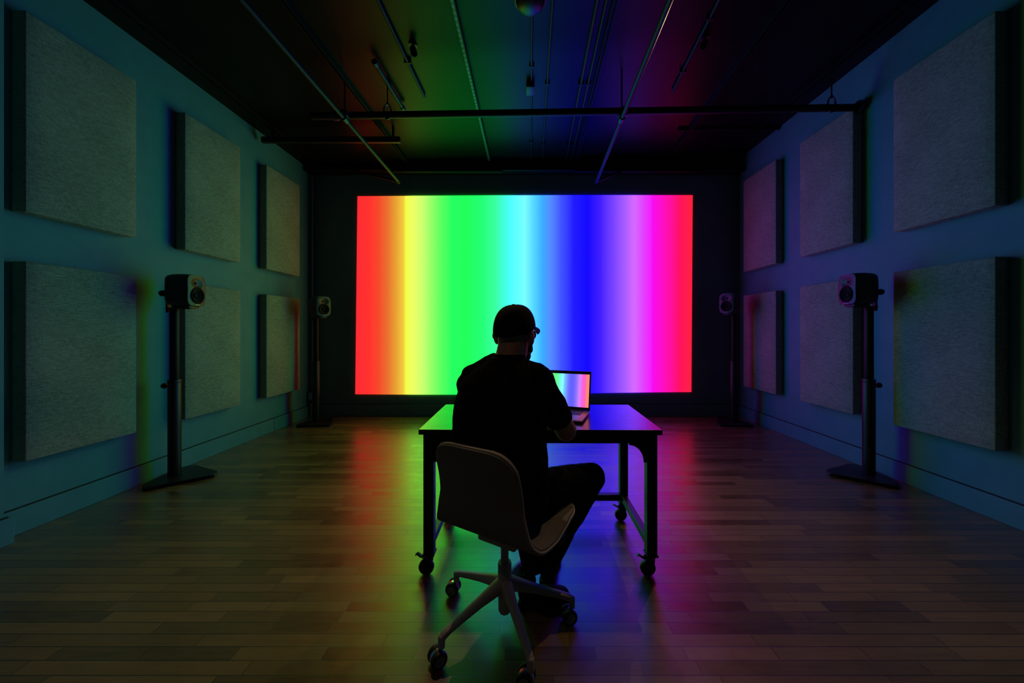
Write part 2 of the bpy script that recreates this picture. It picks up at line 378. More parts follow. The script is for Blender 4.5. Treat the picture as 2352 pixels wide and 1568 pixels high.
def make_speaker(loc, rz, label):
    """rounded two-way monitor; local +x is the front; origin is its base"""
    t = thing('loudspeaker', label, 'loudspeaker', loc, rz, 'small black two-way monitor loudspeakers')
    W, D, H = .20, .18, .268
    def ring(x, w_, h_, cz, n=40, e=5.0):
        pts = []
        for k in range(n):
            a = math.tau*k/n; c, s = math.cos(a), math.sin(a)
            pts.append(Vector((x, w_/2*math.copysign(abs(c)**(2/e), c), cz+h_/2*math.copysign(abs(s)**(2/e), s))))
        return pts
    bm = bmesh.new(); rr = []
    for x, sx in ((-.105, .70), (-.10, .80), (-.07, .93), (-.02, 1.0), (.03, 1.0), (.062, .985), (.078, .955), (.0785, .90), (.045, .86)):
        rr.append([bm.verts.new(p) for p in ring(x, W*sx, H*(sx*.5+.5 if x < 0 else sx), H/2)])
    for A, B in zip(rr, rr[1:]):
        for k in range(40): bm.faces.new((A[k], A[(k+1) % 40], B[(k+1) % 40], B[k]))
    bm.faces.new(rr[0][::-1]); bm.faces.new(rr[-1]); obj('cabinet', bm, M['grey_al'], t, angle=50)
    # front baffle with waveguide dish and woofer opening
    bm = bmesh.new(); ns = 56; cw, ct = (0, .094), (0, .197)
    def heightx(y, z):
        d = math.hypot(y/(W/2), (z-H/2)/(H/2)); base = .0865-.006*min(1.2, d)**3
        dt = math.hypot((y-ct[0])/.066, (z-ct[1])/.046)
        dw = math.hypot(y, z-cw[1])
        if dw < .062: base -= .022*min(1, (.062-dw)/.02)
        if dt < 1: base -= .020*(1-dt**1.6)
        return base
    ny, nz = 30, 44; G = {}
    for j in range(nz+1):
        for i in range(ny+1):
            u, v_ = 2*i/ny-1, 2*j/nz-1
            # square to superellipse
            m_ = max(abs(u), abs(v_)); 
            if m_ > 0:
                e = 5.0; l = (abs(u)**e+abs(v_)**e)**(1/e); u, v_ = u*m_/l, v_*m_/l
            y = u*W*.955/2; z = H/2+v_*H*.955/2
            G[i, j] = bm.verts.new((heightx(y, z), y, z))
    for j in range(nz):
        for i in range(ny): bm.faces.new((G[i, j], G[i+1, j], G[i+1, j+1], G[i, j+1]))
    obj('front_baffle', bm, M['baffle'], t, angle=60)
    X = R(math.pi/2, 'Y')
    bm = lathe([(.070, -.004), (.072, .002), (.068, .006), (.064, .003), (.058, .006), (.052, .001), (.030, -.014), (.022, -.018), (.017, -.012), (.010, -.008), (0, -.007)], 40, T((.085, 0, .094)) @ X)
    obj('woofer', bm, M['cone'], t, angle=60)
    obj('tweeter', lathe([(.017, -.002), (.015, .001), (.0105, .001), (.009, .005), (.005, .0085), (0, .0095)], 24, T((.069, 0, .197)) @ X), M['plastic'], t, angle=60)
    cu = bpy.data.curves.new('maker_mark', 'FONT'); cu.body = 'GENELEC'; cu.size = .0105; cu.extrude = .0003; cu.align_x = 'CENTER'; cu.space_character = 1.15
    tmp = bpy.data.objects.new('tmp', cu); C.collection.objects.link(tmp); bpy.context.view_layer.update()
    me = bpy.data.meshes.new_from_object(tmp.evaluated_get(bpy.context.evaluated_depsgraph_get())); bpy.data.objects.remove(tmp)
    me.transform(T((.0862, 0, .0115)) @ R(math.pi/2, 'Z') @ R(math.pi/2, 'X')); me.materials.clear(); me.materials.append(M['logo'])
    mo = link(bpy.data.objects.new('maker_mark', me), t); mo['label'] = 'small pale maker name under the woofer'
    # iso pad between speaker and bracket
    bm = bmesh.new(); add_box(bm, (-.06, -.055, -.012), (.06, .055, .004), .004); obj('foot_pad', bm, M['plastic'], t)
    return t
def rig(px, py, rz, dz, lab_s, lab_k):
    H = 1.455+dz
    make_stand((px, py, 0), rz, lab_s, H)
    c, s = math.cos(rz), math.sin(rz)
    make_speaker((px+.088*c, py+.088*s, H-.0095), rz, lab_k)
rig(-2.945, 2.93, math.radians(8), 0, 'black column stand by the left wall near the camera, in front of a panel', 'black loudspeaker on the near stand at left, in front of a pale panel')
rig(2.925, 2.96, math.radians(180-8), .015, 'black column stand by the right wall near the camera, in front of a panel', 'black loudspeaker on the near stand at right, in front of a pale panel')
rig(-2.79, 4.66, math.radians(-28), -.02, 'black column stand in the far left corner of the room', 'black loudspeaker in the far left corner, left of the rainbow')
rig(2.80, 4.66, math.radians(180+28), .02, 'black column stand in the far right corner of the room', 'black loudspeaker in the far right corner, right of the rainbow')

# ------------------------------------------------------------------ work table
TX, TY, TZ = .08, 2.035, .750
tb = thing('work_table', 'black steel-framed work table on casters with a glossy black top', 'table', (TX, TY, 0), math.radians(-.4))
hw, hd = .61, .295
obj('tabletop', box((-hw, -hd, TZ-.026), (hw, hd, TZ), .002), M['top'], tb, smooth=False)
bm = bmesh.new(); lw = .052; ix, iy = hw-.045, hd-.04
for sy in (-1, 1): add_box(bm, (-ix, sy*iy-.016, TZ-.075), (ix, sy*iy+.016, TZ-.0262), .002)
for sx in (-1, 1): add_box(bm, (sx*ix-.016, -iy, TZ-.075), (sx*ix+.016, iy, TZ-.0262), .002)
obj('apron', bm, M['black'], tb, smooth=False)
for sx in (-1, 1):
    for sy in (-1, 1):
        x, y = sx*ix, sy*iy
        leg = obj('leg', box((x-lw/2, y-lw/2, .115), (x+lw/2, y+lw/2, TZ-.027), .005), M['black'], tb, smooth=False)
        poly = [(0, 0), (.085, 0), (.085, -.012)]+[(.085-.075*math.sin(a)*1.0, -.012-.088*(1-math.cos(a))) for a in [i*math.pi/2/8 for i in range(1, 9)]]+[(0, -.10)]
        g = add_prism(bmesh.new(), poly, -.004, .004, T((x-sx*lw/2, y, TZ-.075)) @ R(0 if sx < 0 else math.pi, 'Z') @ R(math.pi/2, 'X')); obj('gusset', g, M['black'], tb, smooth=False)
        g = add_prism(bmesh.new(), poly, -.004, .004, T((x, y-sy*lw/2, TZ-.075)) @ R(math.pi/2 if sy < 0 else -math.pi/2, 'Z') @ R(math.pi/2, 'X')); obj('gusset', g, M['black'], tb, smooth=False)
        # locking swivel caster
        ca = (-1 if not (sx > 0 and sy < 0) else -.75)
        cx, cy = x+ca*.012, y+.004
        bm = bmesh.new(); add_box(bm, (x-.03, y-.03, .105), (x+.03, y+.03, .115), .002); add_lathe(bm, [(0, .088), (.022, .088), (.024, .10), (.02, .106), (0, .106)], 20, T((x, y, 0)))
        for s in (-1, 1): add_prism(bm, [(-.02, .095), (.024, .095), (.022, .06), (-.012, .033), (-.026, .04)], -.0015, .0015, T((x-.008, y+s*.016, 0)) @ R(math.pi/2, 'X'))
        cs = obj('caster', bm, M['black'], tb)
        wb = lathe([(0, -.011), (.022, -.011), (.026, -.012), (.036, -.012), (.0385, -.008), (.0385, .008), (.036, .012), (.026, .012), (.022, .011), (0, .011)], 28, T((x-.016, y, .0385)) @ R(math.pi/2, 'X')); obj('wheel', wb, M['tyre'], cs)
        bm = bmesh.new(); add_tube(bm, [(x-.02, y, .085), (x-.045, y, .092), (x-.062, y, .105), (x-.07, y, .10)], .007, seg=8, ell=(2.0, .5)); obj('brake_pedal', bm, M['black'], cs)
def rail(a, b): obj('rail', add_box(bmesh.new(), a, b, .003), M['black'], tb, smooth=False)
rail((-ix+lw/2, iy-.02, .135), (ix-lw/2, iy+.02, .175))
for sx in (-1, 1): rail((sx*ix-.018, -iy+lw/2, .135), (sx*ix+.018, iy-lw/2, .175))

# ------------------------------------------------------------------ laptop
la = math.radians(-19)       # turned towards the sitter
lp = thing('laptop', 'open grey laptop showing the rainbow picture on the table', 'laptop', (.183, 2.02, TZ+.0005), math.radians(20)*-1)
LW, LD = .35, .245
obj('base', box((-LW/2, -LD/2, .003), (LW/2, LD/2, .015), .0035, 3), M['lap'], lp)
for sx in (-1, 1):
    for sy in (-1, 1): obj('foot', lathe([(0, 0), (.006, 0), (.006, .003), (0, .003)], 12, T((sx*.15, sy*.1, 0))), M['plastic'], lp)
kb = obj('keyboard', box((-.14, .0, .0150), (.14, .105, .0153)), M['key'], lp, smooth=False)
bm = bmesh.new()
for r_ in range(6):
    for c_ in range(14):
        x0 = -.138+c_*.0197; y0 = .002+r_*.0172
        add_box(bm, (x0, y0, .0153), (x0+.0175, y0+.0152, .0168), .0006, 1)
ks = obj('keys', bm, M['key'], kb, smooth=False)
obj('trackpad', box((-.06, -.105, .0150), (.06, -.015, .0153), 0), mat('trackpad_glass', (.25, .25, .26), .3, .5), lp, smooth=False)
tilt = math.radians(14)
LM = T((0, LD/2-.004, .016)) @ R(-tilt, 'X')
bm = add_box(bmesh.new(), (-LW/2, -.0, 0), (LW/2, .006, .236), .0025, 3, LM); lid = obj('lid', bm, M['lap'], lp)
bm = add_box(bmesh.new(), (-LW/2+.002, -.0012, .003), (LW/2-.002, .0002, .234), 0, 1, LM); obj('bezel', bm, M['glossblk'], lid, smooth=False)
bm = box((-.166, -.0008, -.099), (.166, .0, .099)); d_ = obj('display', bm, rainbow('laptop_rainbow', .332, 1.0, .12, warm_end=True, gains=(1.0, 1.1, 1.1)), lid, smooth=False)
d_.matrix_local = LM @ T((0, -.0014, .117))
obj('hinge', tube([(-.13, LD/2-.002, .0158), (.13, LD/2-.002, .0158)], .005), M['plastic'], lp)

# ------------------------------------------------------------------ swivel chair
CX, CY = -.085, 1.485
ch = thing('swivel_chair', 'grey upholstered shell swivel chair with pale five-star base', 'chair', (CX, CY, 0))
CYAW = math.radians(-30)
SR = T((.018, -.008, 0)) @ R(CYAW, 'Z')
prof = spline([(-.262, .842), (-.252, .80), (-.236, .72), (-.222, .63), (-.212, .55), (-.185, .487), (-.13, .452), (-.04, .438), (.06, .440), (.14, .450), (.19, .455), (.222, .448)] and
              [(0, -.262, .826), (0, -.252, .785), (0, -.236, .71), (0, -.222, .63), (0, -.212, .56), (0, -.188, .492), (0, -.13, .452), (0, -.04, .438), (0, .06, .434), (0, .14, .436), (0, .19, .434), (0, .225, .420)], 5)
nv = len(prof); nu = 22
cum = [0]
for i in range(1, nv): cum.append(cum[-1]+(prof[i]-prof[i-1]).length)
Ltot = cum[-1]
def hwid(s):
    keys = [(0, .176), (.08, .184), (.22, .187), (.31, .207), (.37, .232), (.50, .236), (.62, .242), (.72, .238), (2, .232)]
    for (s0, w0), (s1, w1) in zip(keys, keys[1:]):
        if s <= s1: base = w0+(w1-w0)*(s-s0)/(s1-s0); break
    for e_, rc in ((s, .085), (Ltot-s, .11)):
        if e_ < rc: base -= rc*(1-math.sqrt(max(0, 1-(1-e_/rc)**2)))*(.92)
    return base
bm = bmesh.new(); G = []; rim = []
for i in range(nv):
    s = cum[i]; d = (prof[min(i+1, nv-1)]-prof[max(i-1, 0)]).normalized()
    nrm = Vector((1, 0, 0)).cross(d); nrm = Vector((0, -d.z, d.y))  # rotate: for the back -> forward, for the seat -> up
    fr = s/Ltot; curl = .022*math.sin(math.pi*min(1, s/.34)) if s < .34 else (0 if s < .52 else .036*min(1, (s-.52)/.12))
    bend = math.exp(-((s-.42)/.10)**2)
    rowv = []
    for j in range(nu+1):
        u = 2*j/nu-1
        p = prof[i]+Vector((hwid(s)*u, 0, 0))+nrm*(curl*abs(u)**2.4)
        rowv.append(bm.verts.new(SR @ p))
    G.append(rowv)
for A, B in zip(G, G[1:]):
    for j in range(nu): bm.faces.new((A[j], A[j+1], B[j+1], B[j]))
rimpts = [v.co.copy() for v in G[0]]+[r_[-1].co.copy() for r_ in G[1:]]+[v.co.copy() for v in G[-1][-2::-1]]+[r_[0].co.copy() for r_ in G[-2:0:-1]]
sh = obj('upholstered_shell', bm, M['chaircloth'], ch, angle=180)
so = sh.modifiers.new('thick', 'SOLIDIFY'); so.thickness = .024; so.offset = 0
bv = sh.modifiers.new('round', 'BEVEL'); bv.width = .006; bv.segments = 2; bv.limit_method = 'ANGLE'; bv.angle_limit = math.radians(60)
obj('piping', tube(rimpts, .0045, seg=8, closed=True), M['piping'], sh)
# mechanism, lever, column
bm = bmesh.new(); add_box(bm, (-.09, -.10, .385), (.09, .09, .418), .008, 2, SR); add_box(bm, (-.05, -.06, .365), (.05, .05, .390), .006, 2, SR)
obj('tilt_mechanism', bm, M['base_gr'], ch)
bm = add_tube(bmesh.new(), [SR @ Vector(p) for p in ((.08, .04, .40), (.17, .05, .393), (.20, .055, .392))], .006, seg=10)
lv = obj('height_lever', bm, M['base_gr'], ch)
bm = bmesh.new(); add_box(bm, (.195, .015, .384), (.225, .105, .396), .005, 2, SR); obj('lever_paddle', bm, M['plastic'], lv)
obj('gas_column', lathe([(0, .20), (.0165, .20), (.0165, .37), (0, .37)], 28), M['base_gr'], ch)
obj('column_sleeve', lathe([(.018, .262), (.027, .262), (.029, .255), (.0285, .15), (.027, .06), (.022, .05), (0, .05)], 28), M['base_gr'], ch)
RB = .285
caster_yaws = [200, 150, 170, 215, 165]
for k in range(5):
    a = math.radians([2, 74, 145.5, 218, 291.5][k]); D = Vector((math.cos(a), math.sin(a), 0)); S = Vector((-D.y, D.x, 0))
    # leg: tall flat section tapering outwards then turned down into the stem
    path = [(0.012, .172, .062, .030), (.05, .166, .050, .023), (.12, .148, .036, .018), (.20, .126, .028, .0155), (.262, .108, .025, .0145), (.285, .096, .026, .0135), (.292, .078, .012, .0125)]
    bm = bmesh.new(); rings = []
    for (r_, z_, hh_, ww_) in path:
        ring = []
        for t_ in range(16):
            an = math.tau*t_/16; c, s = math.cos(an), math.sin(an)
            cc = math.copysign(abs(c)**.6, c); ss = math.copysign(abs(s)**.6, s)
            tang = .0 if r_ < .26 else (.7 if r_ < .288 else 1.25)
            up = Vector((0, 0, math.cos(tang)))+D*math.sin(tang)
            ring.append(bm.verts.new(D*r_+Vector((0, 0, z_))+S*cc*ww_+up*ss*hh_*.5*(1 if r_ > .06 else 1)))
        rings.append(ring)
    for A, B in zip(rings, rings[1:]):
        for t_ in range(16): bm.faces.new((A[t_], A[(t_+1) % 16], B[(t_+1) % 16], B[t_]))
    bm.faces.new(rings[0][::-1]); bm.faces.new(rings[-1])
    add_lathe(bm, [(0, .060), (.013, .060), (.0135, .10), (.010, .106), (0, .107)], 16, T(D*.288))
    lg = obj('leg', bm, M['base_gr'], ch, angle=60)
    cy_ = math.radians(caster_yaws[k]); F = Vector((math.cos(cy_), math.sin(cy_), 0)); Axs = Vector((-F.y, F.x, 0))
    c0 = D*.288+F*.016
    MM = T(c0+Vector((0, 0, .031))) @ Matrix(((F.x, Axs.x, 0, 0), (F.y, Axs.y, 0, 0), (0, 0, 1, 0), (0, 0, 0, 1)))
    cs = obj('caster', lathe([(0, -.008), (.024, -.008), (.0285, -.006), (.0285, .006), (.024, .008), (0, .008)], 28, MM @ R(math.pi/2, 'X')), M['chrome'], ch)
    cs['label'] = 'pale metal band between two dark caster wheels'
    for s in (-1, 1):
        wb = lathe([(0, 0), (.020, 0), (.0205, .001), (.029, .001), (.031, -.004), (.031, -.012), (.029, -.016), (0, -.016)], 28, MM @ T((0, s*.025, 0)) @ R(-s*math.pi/2, 'X'))
        wo = obj('wheel', wb, [M['tyre'], M['wheel_hub']], cs)
        for p in wo.data.polygons:
            cl = (MM.inverted() @ p.center)
            if abs(cl.y) > .0245 and math.hypot(cl.x, cl.z) < .0203: p.material_index = 1

# ------------------------------------------------------------------ the seated person
def capsule(bm, a, b, ra, rb, n=6):
    a, b = Vector(a), Vector(b); d = (b-a); L_ = d.length; d.normalize()
    pts, rs = [], []
    for i in range(n+1):
        t = math.pi/2*(1-i/n); pts.append(a-d*ra*math.sin(t)); rs.append(max(.0008, ra*math.cos(t)))
    for i in range(1, n+1):
        t = math.pi/2*i/n; pts.append(b+d*rb*math.sin(t)); rs.append(max(.0008, rb*math.cos(t)))
    add_tube(bm, pts, rs, seg=18)
def chain(bm, seq):
    for (a, ra), (b, rb) in zip(seq, seq[1:]): capsule(bm, a, b, ra, rb)
def ellip(bm, c, r, mx=None, seg=24):
    t = bmesh.new(); bmesh.ops.create_uvsphere(t, u_segments=seg, v_segments=seg//2, radius=1)
    t.transform(T(c) @ (mx or Matrix()) @ Matrix.Diagonal((*r, 1))); merge(bm, t)
def loft(bm, rings, yaw, n=28, e=2.6):
    rr = []
    cyw, syw = math.cos(yaw), math.sin(yaw)
    for (c, a_, b_) in rings:
        ring = []
        for k in range(n):
            t = math.tau*k/n; x = a_*math.copysign(abs(math.cos(t))**(2/e), math.cos(t)); y = b_*math.copysign(abs(math.sin(t))**(2/e), math.sin(t))
            ring.append(bm.verts.new((c[0]+x*cyw-y*syw, c[1]+x*syw+y*cyw, c[2])))
        rr.append(ring)
    for A, B in zip(rr, rr[1:]):
        for k in range(n): bm.faces.new((A[k], A[(k+1) % n], B[(k+1) % n], B[k]))
    bm.faces.new(rr[0][::-1]); bm.faces.new(rr[-1])
def fused(name, bm, m, parent, voxel, smooth=6, disp=0, dscale=.1):
    me = bpy.data.meshes.new(name); bmesh.ops.recalc_face_normals(bm, faces=bm.faces); bm.to_mesh(me); bm.free()
    o = bpy.data.objects.new(name, me); C.collection.objects.link(o)
    r = o.modifiers.new('r', 'REMESH'); r.mode = 'VOXEL'; r.voxel_size = voxel
    s = o.modifiers.new('s', 'SMOOTH'); s.factor = .5; s.iterations = smooth
    if disp:
        tx = bpy.data.textures.new(name+'_folds', 'CLOUDS'); tx.noise_scale = dscale; tx.noise_depth = 2
        d = o.modifiers.new('d', 'DISPLACE'); d.texture = tx; d.strength = disp; d.mid_level = .5
    bpy.context.view_layer.update()
    me2 = bpy.data.meshes.new_from_object(o.evaluated_get(bpy.context.evaluated_depsgraph_get()))
    bpy.data.objects.remove(o); me2.name = name
    me2.materials.clear(); me2.materials.append(m)
    for p in me2.polygons: p.use_smooth = True
    return link(bpy.data.objects.new(name, me2), parent)

pr = thing('person', 'seated person seen from behind in black cap, black t-shirt and dark trousers at the table', 'person', (0, 0, 0))
YAW = math.radians(-14)
# joints
SL, EL, WL = (-.236, 1.545, 1.003), (-.255, 1.73, .815), (-.045, 1.905, .800)
SRt, ER, WR = (.058, 1.455, 1.040), (.196, 1.655, .772), (.120, 1.880, .800)
HC = Vector((-.040, 1.575, 1.251)); HY = math.radians(-28)
HR = T(HC) @ R(HY, 'Z') @ R(math.radians(-8), 'X')      # local +y = face direction
bm = bmesh.new()
# head
ellip(bm, (0, -.008, .025), (.074, .096, .088), None); 
hb = bm; 
head = bmesh.new()
ellip(head, (0, -.010, .020), (.076, .096, .088)); ellip(head, (0, .030, -.040), (.060, .066, .082)); ellip(head, (0, .062, -.088), (.034, .034, .030))
ellip(head, (0, .010, -.055), (.067, .070, .055)); ellip(head, (0, -.035, -.045), (.062, .055, .055))
capsule(head, (0, .092, -.008), (0, .108, -.036), .008, .013)           # nose
capsule(head, (-.015, .092, -.068), (.015, .092, -.068), .007, .007)    # mouth
for s in (-1, 1):
    capsule(head, (s*.018, .086, .010), (s*.046, .076, .010), .010, .008)  # brow
    ellip(head, (s*.031, .078, -.010), (.013, .012, .010))
    ellip(head, (s*.045, .062, -.034), (.018, .02, .018))
    # ears
    ellip(head, (s*.090, -.010, -.040), (.011, .020, .033), R(s*math.radians(22), 'Z') @ R(math.radians(12), 'X'))
    ellip(head, (s*.096, -.020, -.030), (.008, .015, .020), R(s*math.radians(30), 'Z'))
head.transform(HR); bm.free(); bm = head
# neck, inner torso, arms
chain(bm, [((-.080, 1.50, 1.02), .080), ((-.064, 1.525, 1.11), .070), ((-.048, 1.548, 1.20), .067)])
loft(bm, [((-.09, 1.49, .56), .15, .11), ((-.10, 1.48, .75), .15, .10), ((-.095, 1.49, .95), .15, .09), ((-.085, 1.50, 1.03), .13, .075), ((-.08, 1.51, 1.07), .08, .06)], YAW)
for Sx, Ex, Wx in ((SL, EL, WL), (SRt, ER, WR)):
    chain(bm, [(Sx, .050), ((Vector(Sx)*.4+Vector(Ex)*.6), .052), (Ex, .051), ((Vector(Ex)*.65+Vector(Wx)*.35), .042), (Wx, .027)])
# hands on the keyboard
def hand(bm, W, D, side):
    W = Vector(W); D = Vector(D).normalized(); X = Vector((0, 0, 1)).cross(D)*-1; X.normalize()   # X: to the right of the hand
    up = Vector((0, 0, 1))
    for k in range(4):
        base = W+D*.02+X*(k-1.5)*.012; kn = W+D*(.082-.004*abs(k-1.2))+X*(k-1.5)*.0205+up*.006
        capsule(bm, base, kn, .015, .0115)
        L_ = (.040, .046, .042, .032)[k if side > 0 else k] if side < 0 else (.040, .046, .042, .032)[k]
        if side > 0: L_ = (.040, .046, .042, .032)[k]
        else: L_ = (.032, .042, .046, .040)[k]
        d1 = (D*.93+up*-.05+X*(k-1.5)*.05).normalized(); d2 = (D*.72-up*.55).normalized(); d3 = (D*.45-up*.75).normalized()
        p1 = kn+d1*L_; p2 = p1+d2*L_*.55; p3 = p2+d3*L_*.42
        chain(bm, [(kn, .0100), (p1, .0088), (p2, .0080), (p3, .0070)])
    s = -side
    t0 = W+D*.022+X*s*.022; t1 = W+D*.052+X*s*.045-up*.006; t2 = t1+D*.028+X*s*.010-up*.006; t3 = t2+D*.022-X*s*.002-up*.004
    chain(bm, [(t0, .015), (t1, .0115), (t2, .0098), (t3, .008)])
hand(bm, Vector(WR)+Vector((-.002, .012, -.002)), (.12, .98, -.06), 1)
hand(bm, Vector(WL)+Vector((.008, .012, -.002)), (.55, .82, -.06), -1)
body = fused('body', bm, M['skin'], pr, .0042, 4)
# t-shirt
bm = bmesh.new()
loft(bm, [((-.095, 1.475, .60), .190, .150), ((-.098, 1.468, .66), .196, .155), ((-.104, 1.470, .74), .197, .150), ((-.106, 1.475, .82), .198, .146), ((-.102, 1.482, .90), .200, .142),
          ((-.094, 1.49, .97), .200, .132), ((-.088, 1.497, 1.03), .185, .114), ((-.083, 1.505, 1.07), .150, .098), ((-.076, 1.512, 1.10), .108, .084), ((-.070, 1.520, 1.122), .082, .078), ((-.066, 1.525, 1.132), .077, .075)], YAW)
for q0, q1 in (((-.130, 1.53, 1.098), (-.230, 1.543, 1.052)), ((-.02, 1.495, 1.085), (.045, 1.47, 1.068))): capsule(bm, q0, q1, .048, .050)
def lerp(a, b, t): return Vector(a)*(1-t)+Vector(b)*t
for Sx, Ex in ((SL, EL), (SRt, ER)):
    inn = lerp(Sx, (-.085, 1.50, 1.05), .55)
    chain(bm, [(inn, .060), (Sx, .064), (lerp(Sx, Ex, .4), .061)])
    add_tube(bm, [lerp(Sx, Ex, t) for t in (.2, .4, .6, .74)], [.062, .062, .063, .067], seg=24)
shirt = fused('t_shirt', bm, M['shirt'], pr, .008, 8, .014, .09)
bm = bmesh.new()
cr = [Vector((-.066+.067*math.cos(t)*math.cos(YAW)-.064*math.sin(t)*math.sin(YAW)*1, 1.525+.067*math.cos(t)*math.sin(YAW)+.064*math.sin(t)*math.cos(YAW), 1.134-.028*max(0, math.sin(t)))) for t in [i*math.tau/40 for i in range(40)]]
obj('collar', tube(cr, .007, seg=8, closed=True, ell=(1, 1.5)), M['shirt'], shirt)
# trousers
bm = bmesh.new()
loft(bm, [((-.085, 1.49, .478), .170, .135), ((-.088, 1.485, .52), .195, .155), ((-.09, 1.48, .60), .195, .150), ((-.095, 1.475, .66), .185, .145)], YAW)
HRp, KR, AR = (.04, 1.53, .535), (.338, 1.765, .505), (.120, 1.700, .135)
HL, KL, AL = (-.165, 1.57, .545), (-.120, 1.965, .525), (.055, 1.600, .130)
for H_, K_, A_ in ((HRp, KR, AR), (HL, KL, AL)):
    chain(bm, [(H_, .096), (lerp(H_, K_, .5), .086), (K_, .070), (lerp(K_, A_, .35), .064)])
    chain(bm, [(lerp(K_, A_, .35), .064), (lerp(K_, A_, .75), .054)])
    add_tube(bm, [lerp(K_, A_, t) for t in (.5, .75, 1.0)], [.058, .055, .056], seg=22)
fused('trousers', bm, M['trouser'], pr, .008, 6, .012, .08)
# shoes
def shoe(heel, direc, k=1.0):
    heel = Vector(heel); D = Vector(direc).normalized(); a = math.atan2(D.y, D.x)
    MX = T(heel) @ R(a, 'Z') @ Matrix.Diagonal((k, k, 1, 1))
    bm = bmesh.new(); ellip(bm, (.03, 0, .058), (.042, .037, .045)); ellip(bm, (.12, 0, .043), (.095, .041, .033)); ellip(bm, (.20, 0, .034), (.062, .045, .026)); capsule(bm, (.035, 0, .06), (.045, 0, .11), .038, .040)
    bm.transform(MX); s = fused('shoe', bm, M['shoe'], pr, .006, 5)
    o_ = smooth_closed([(-.012, 0, 0), (.02, -.038, 0), (.09, -.034, 0), (.19, -.048, 0), (.255, -.03, 0), (.268, 0, 0), (.255, .03, 0), (.19, .048, 0), (.09, .034, 0), (.02, .038, 0)], 5)
    obj('sole', add_prism(bmesh.new(), [(p.x, p.y) for p in o_], .0, .022, MX, bev=.004), M['sole'], s)
    bm = bmesh.new()
    for x_ in (.085, .105, .125, .145): add_tube(bm, [MX @ Vector(p) for p in ((x_, -.022, .070-(x_-.085)*.12), (x_, 0, .0785-(x_-.085)*.12), (x_, .022, .070-(x_-.085)*.12))], .003, seg=6)
    obj('laces', bm, M['cap'], s)
shoe((.105, 1.690, 0), (.22, .97, 0)); shoe((-.020, 1.575, 0), (.98, .20, 0), .88)
# cap
bm = bmesh.new(); rings = []; nseg = 36
for i in range(13):
    t = i/12; ang = t*math.pi/2
    z = .000+.112*math.sin(ang)**.92; sc_ = math.cos(ang)**.74 if t < 1 else .02
    ring = []
    for k in range(nseg):
        a = math.tau*k/nseg; y = math.sin(a); x = math.cos(a)
        tiltz = -.010*y*-1*(1-t)   # front a little higher than the nape
        ring.append(bm.verts.new((x*.089*max(sc_, .02), -.012+y*.108*max(sc_, .02), z+tiltz-.012*(1-t)*(1 if y < 0 else 0)*abs(y))))
    rings.append(ring)
for A, B in zip(rings, rings[1:]):
    for k in range(nseg): bm.faces.new((A[k], A[(k+1) % nseg], B[(k+1) % nseg], B[k]))
bm.faces.new(rings[-1])
HRC = HR @ R(math.radians(13), 'X') @ T((0, 0, -.002))
bm.transform(HRC)
cp = obj('cap', bm, M['cap'], pr, angle=180)
so = cp.modifiers.new('t', 'SOLIDIFY'); so.thickness = .003; so.offset = 1
bm = bmesh.new(); P = []
for i in range(17):
    a = math.radians(-68+136*i/16); row_ = []
    for j in range(6):
        t = j/5; x = math.sin(a)*(.087+.0*t); y0 = -.012+.106*math.cos(a)
        yl = .085*max(0, math.cos(a*1.05))**.7
        row_.append(bm.verts.new((x*(1-.04*t), y0+yl*t, .006-.016*t*t-.026*(math.sin(a)**2))))
    P.append(row_)
for A, B in zip(P, P[1:]):
    for j in range(5): bm.faces.new((A[j], A[j+1], B[j+1], B[j]))
bm.transform(HRC @ T((0, 0, .006))); br = obj('cap_brim', bm, M['cap'], cp, angle=180)
so = br.modifiers.new('t', 'SOLIDIFY'); so.thickness = .005; so.offset = 0
obj('cap_button', lathe([(.008, -.002), (.0085, .001), (.007, .004), (0, .006)], 16, HRC @ T((0, -.012, .112))), M['cap'], cp)
# hair at the nape and sides, beard
bm = bmesh.new(); ellip(bm, (0, -.013, .004), (.0775, .0965, .066)); bm.transform(HR)
bmesh.ops.bisect_plane(bm, geom=list(bm.verts)+list(bm.edges)+list(bm.faces), plane_co=HR @ Vector((0, .035, 0)), plane_no=(HR.to_3x3() @ Vector((0, 1, 0))), clear_outer=True)
obj('hair', bm, M['hair'], pr)
bd = bmesh.new(); ellip(bd, (0, .035, -.078), (.060, .060, .040)); ellip(bd, (0, .066, -.103), (.040, .042, .038)); ellip(bd, (.022, .025, -.115), (.045, .05, .035))
for s in (-1, 1): capsule(bd, (s*.066, .018, -.035), (s*.05, .05, -.085), .010, .018)
bd.transform(HR); fused('beard', bd, M['hair'], pr, .005, 3)
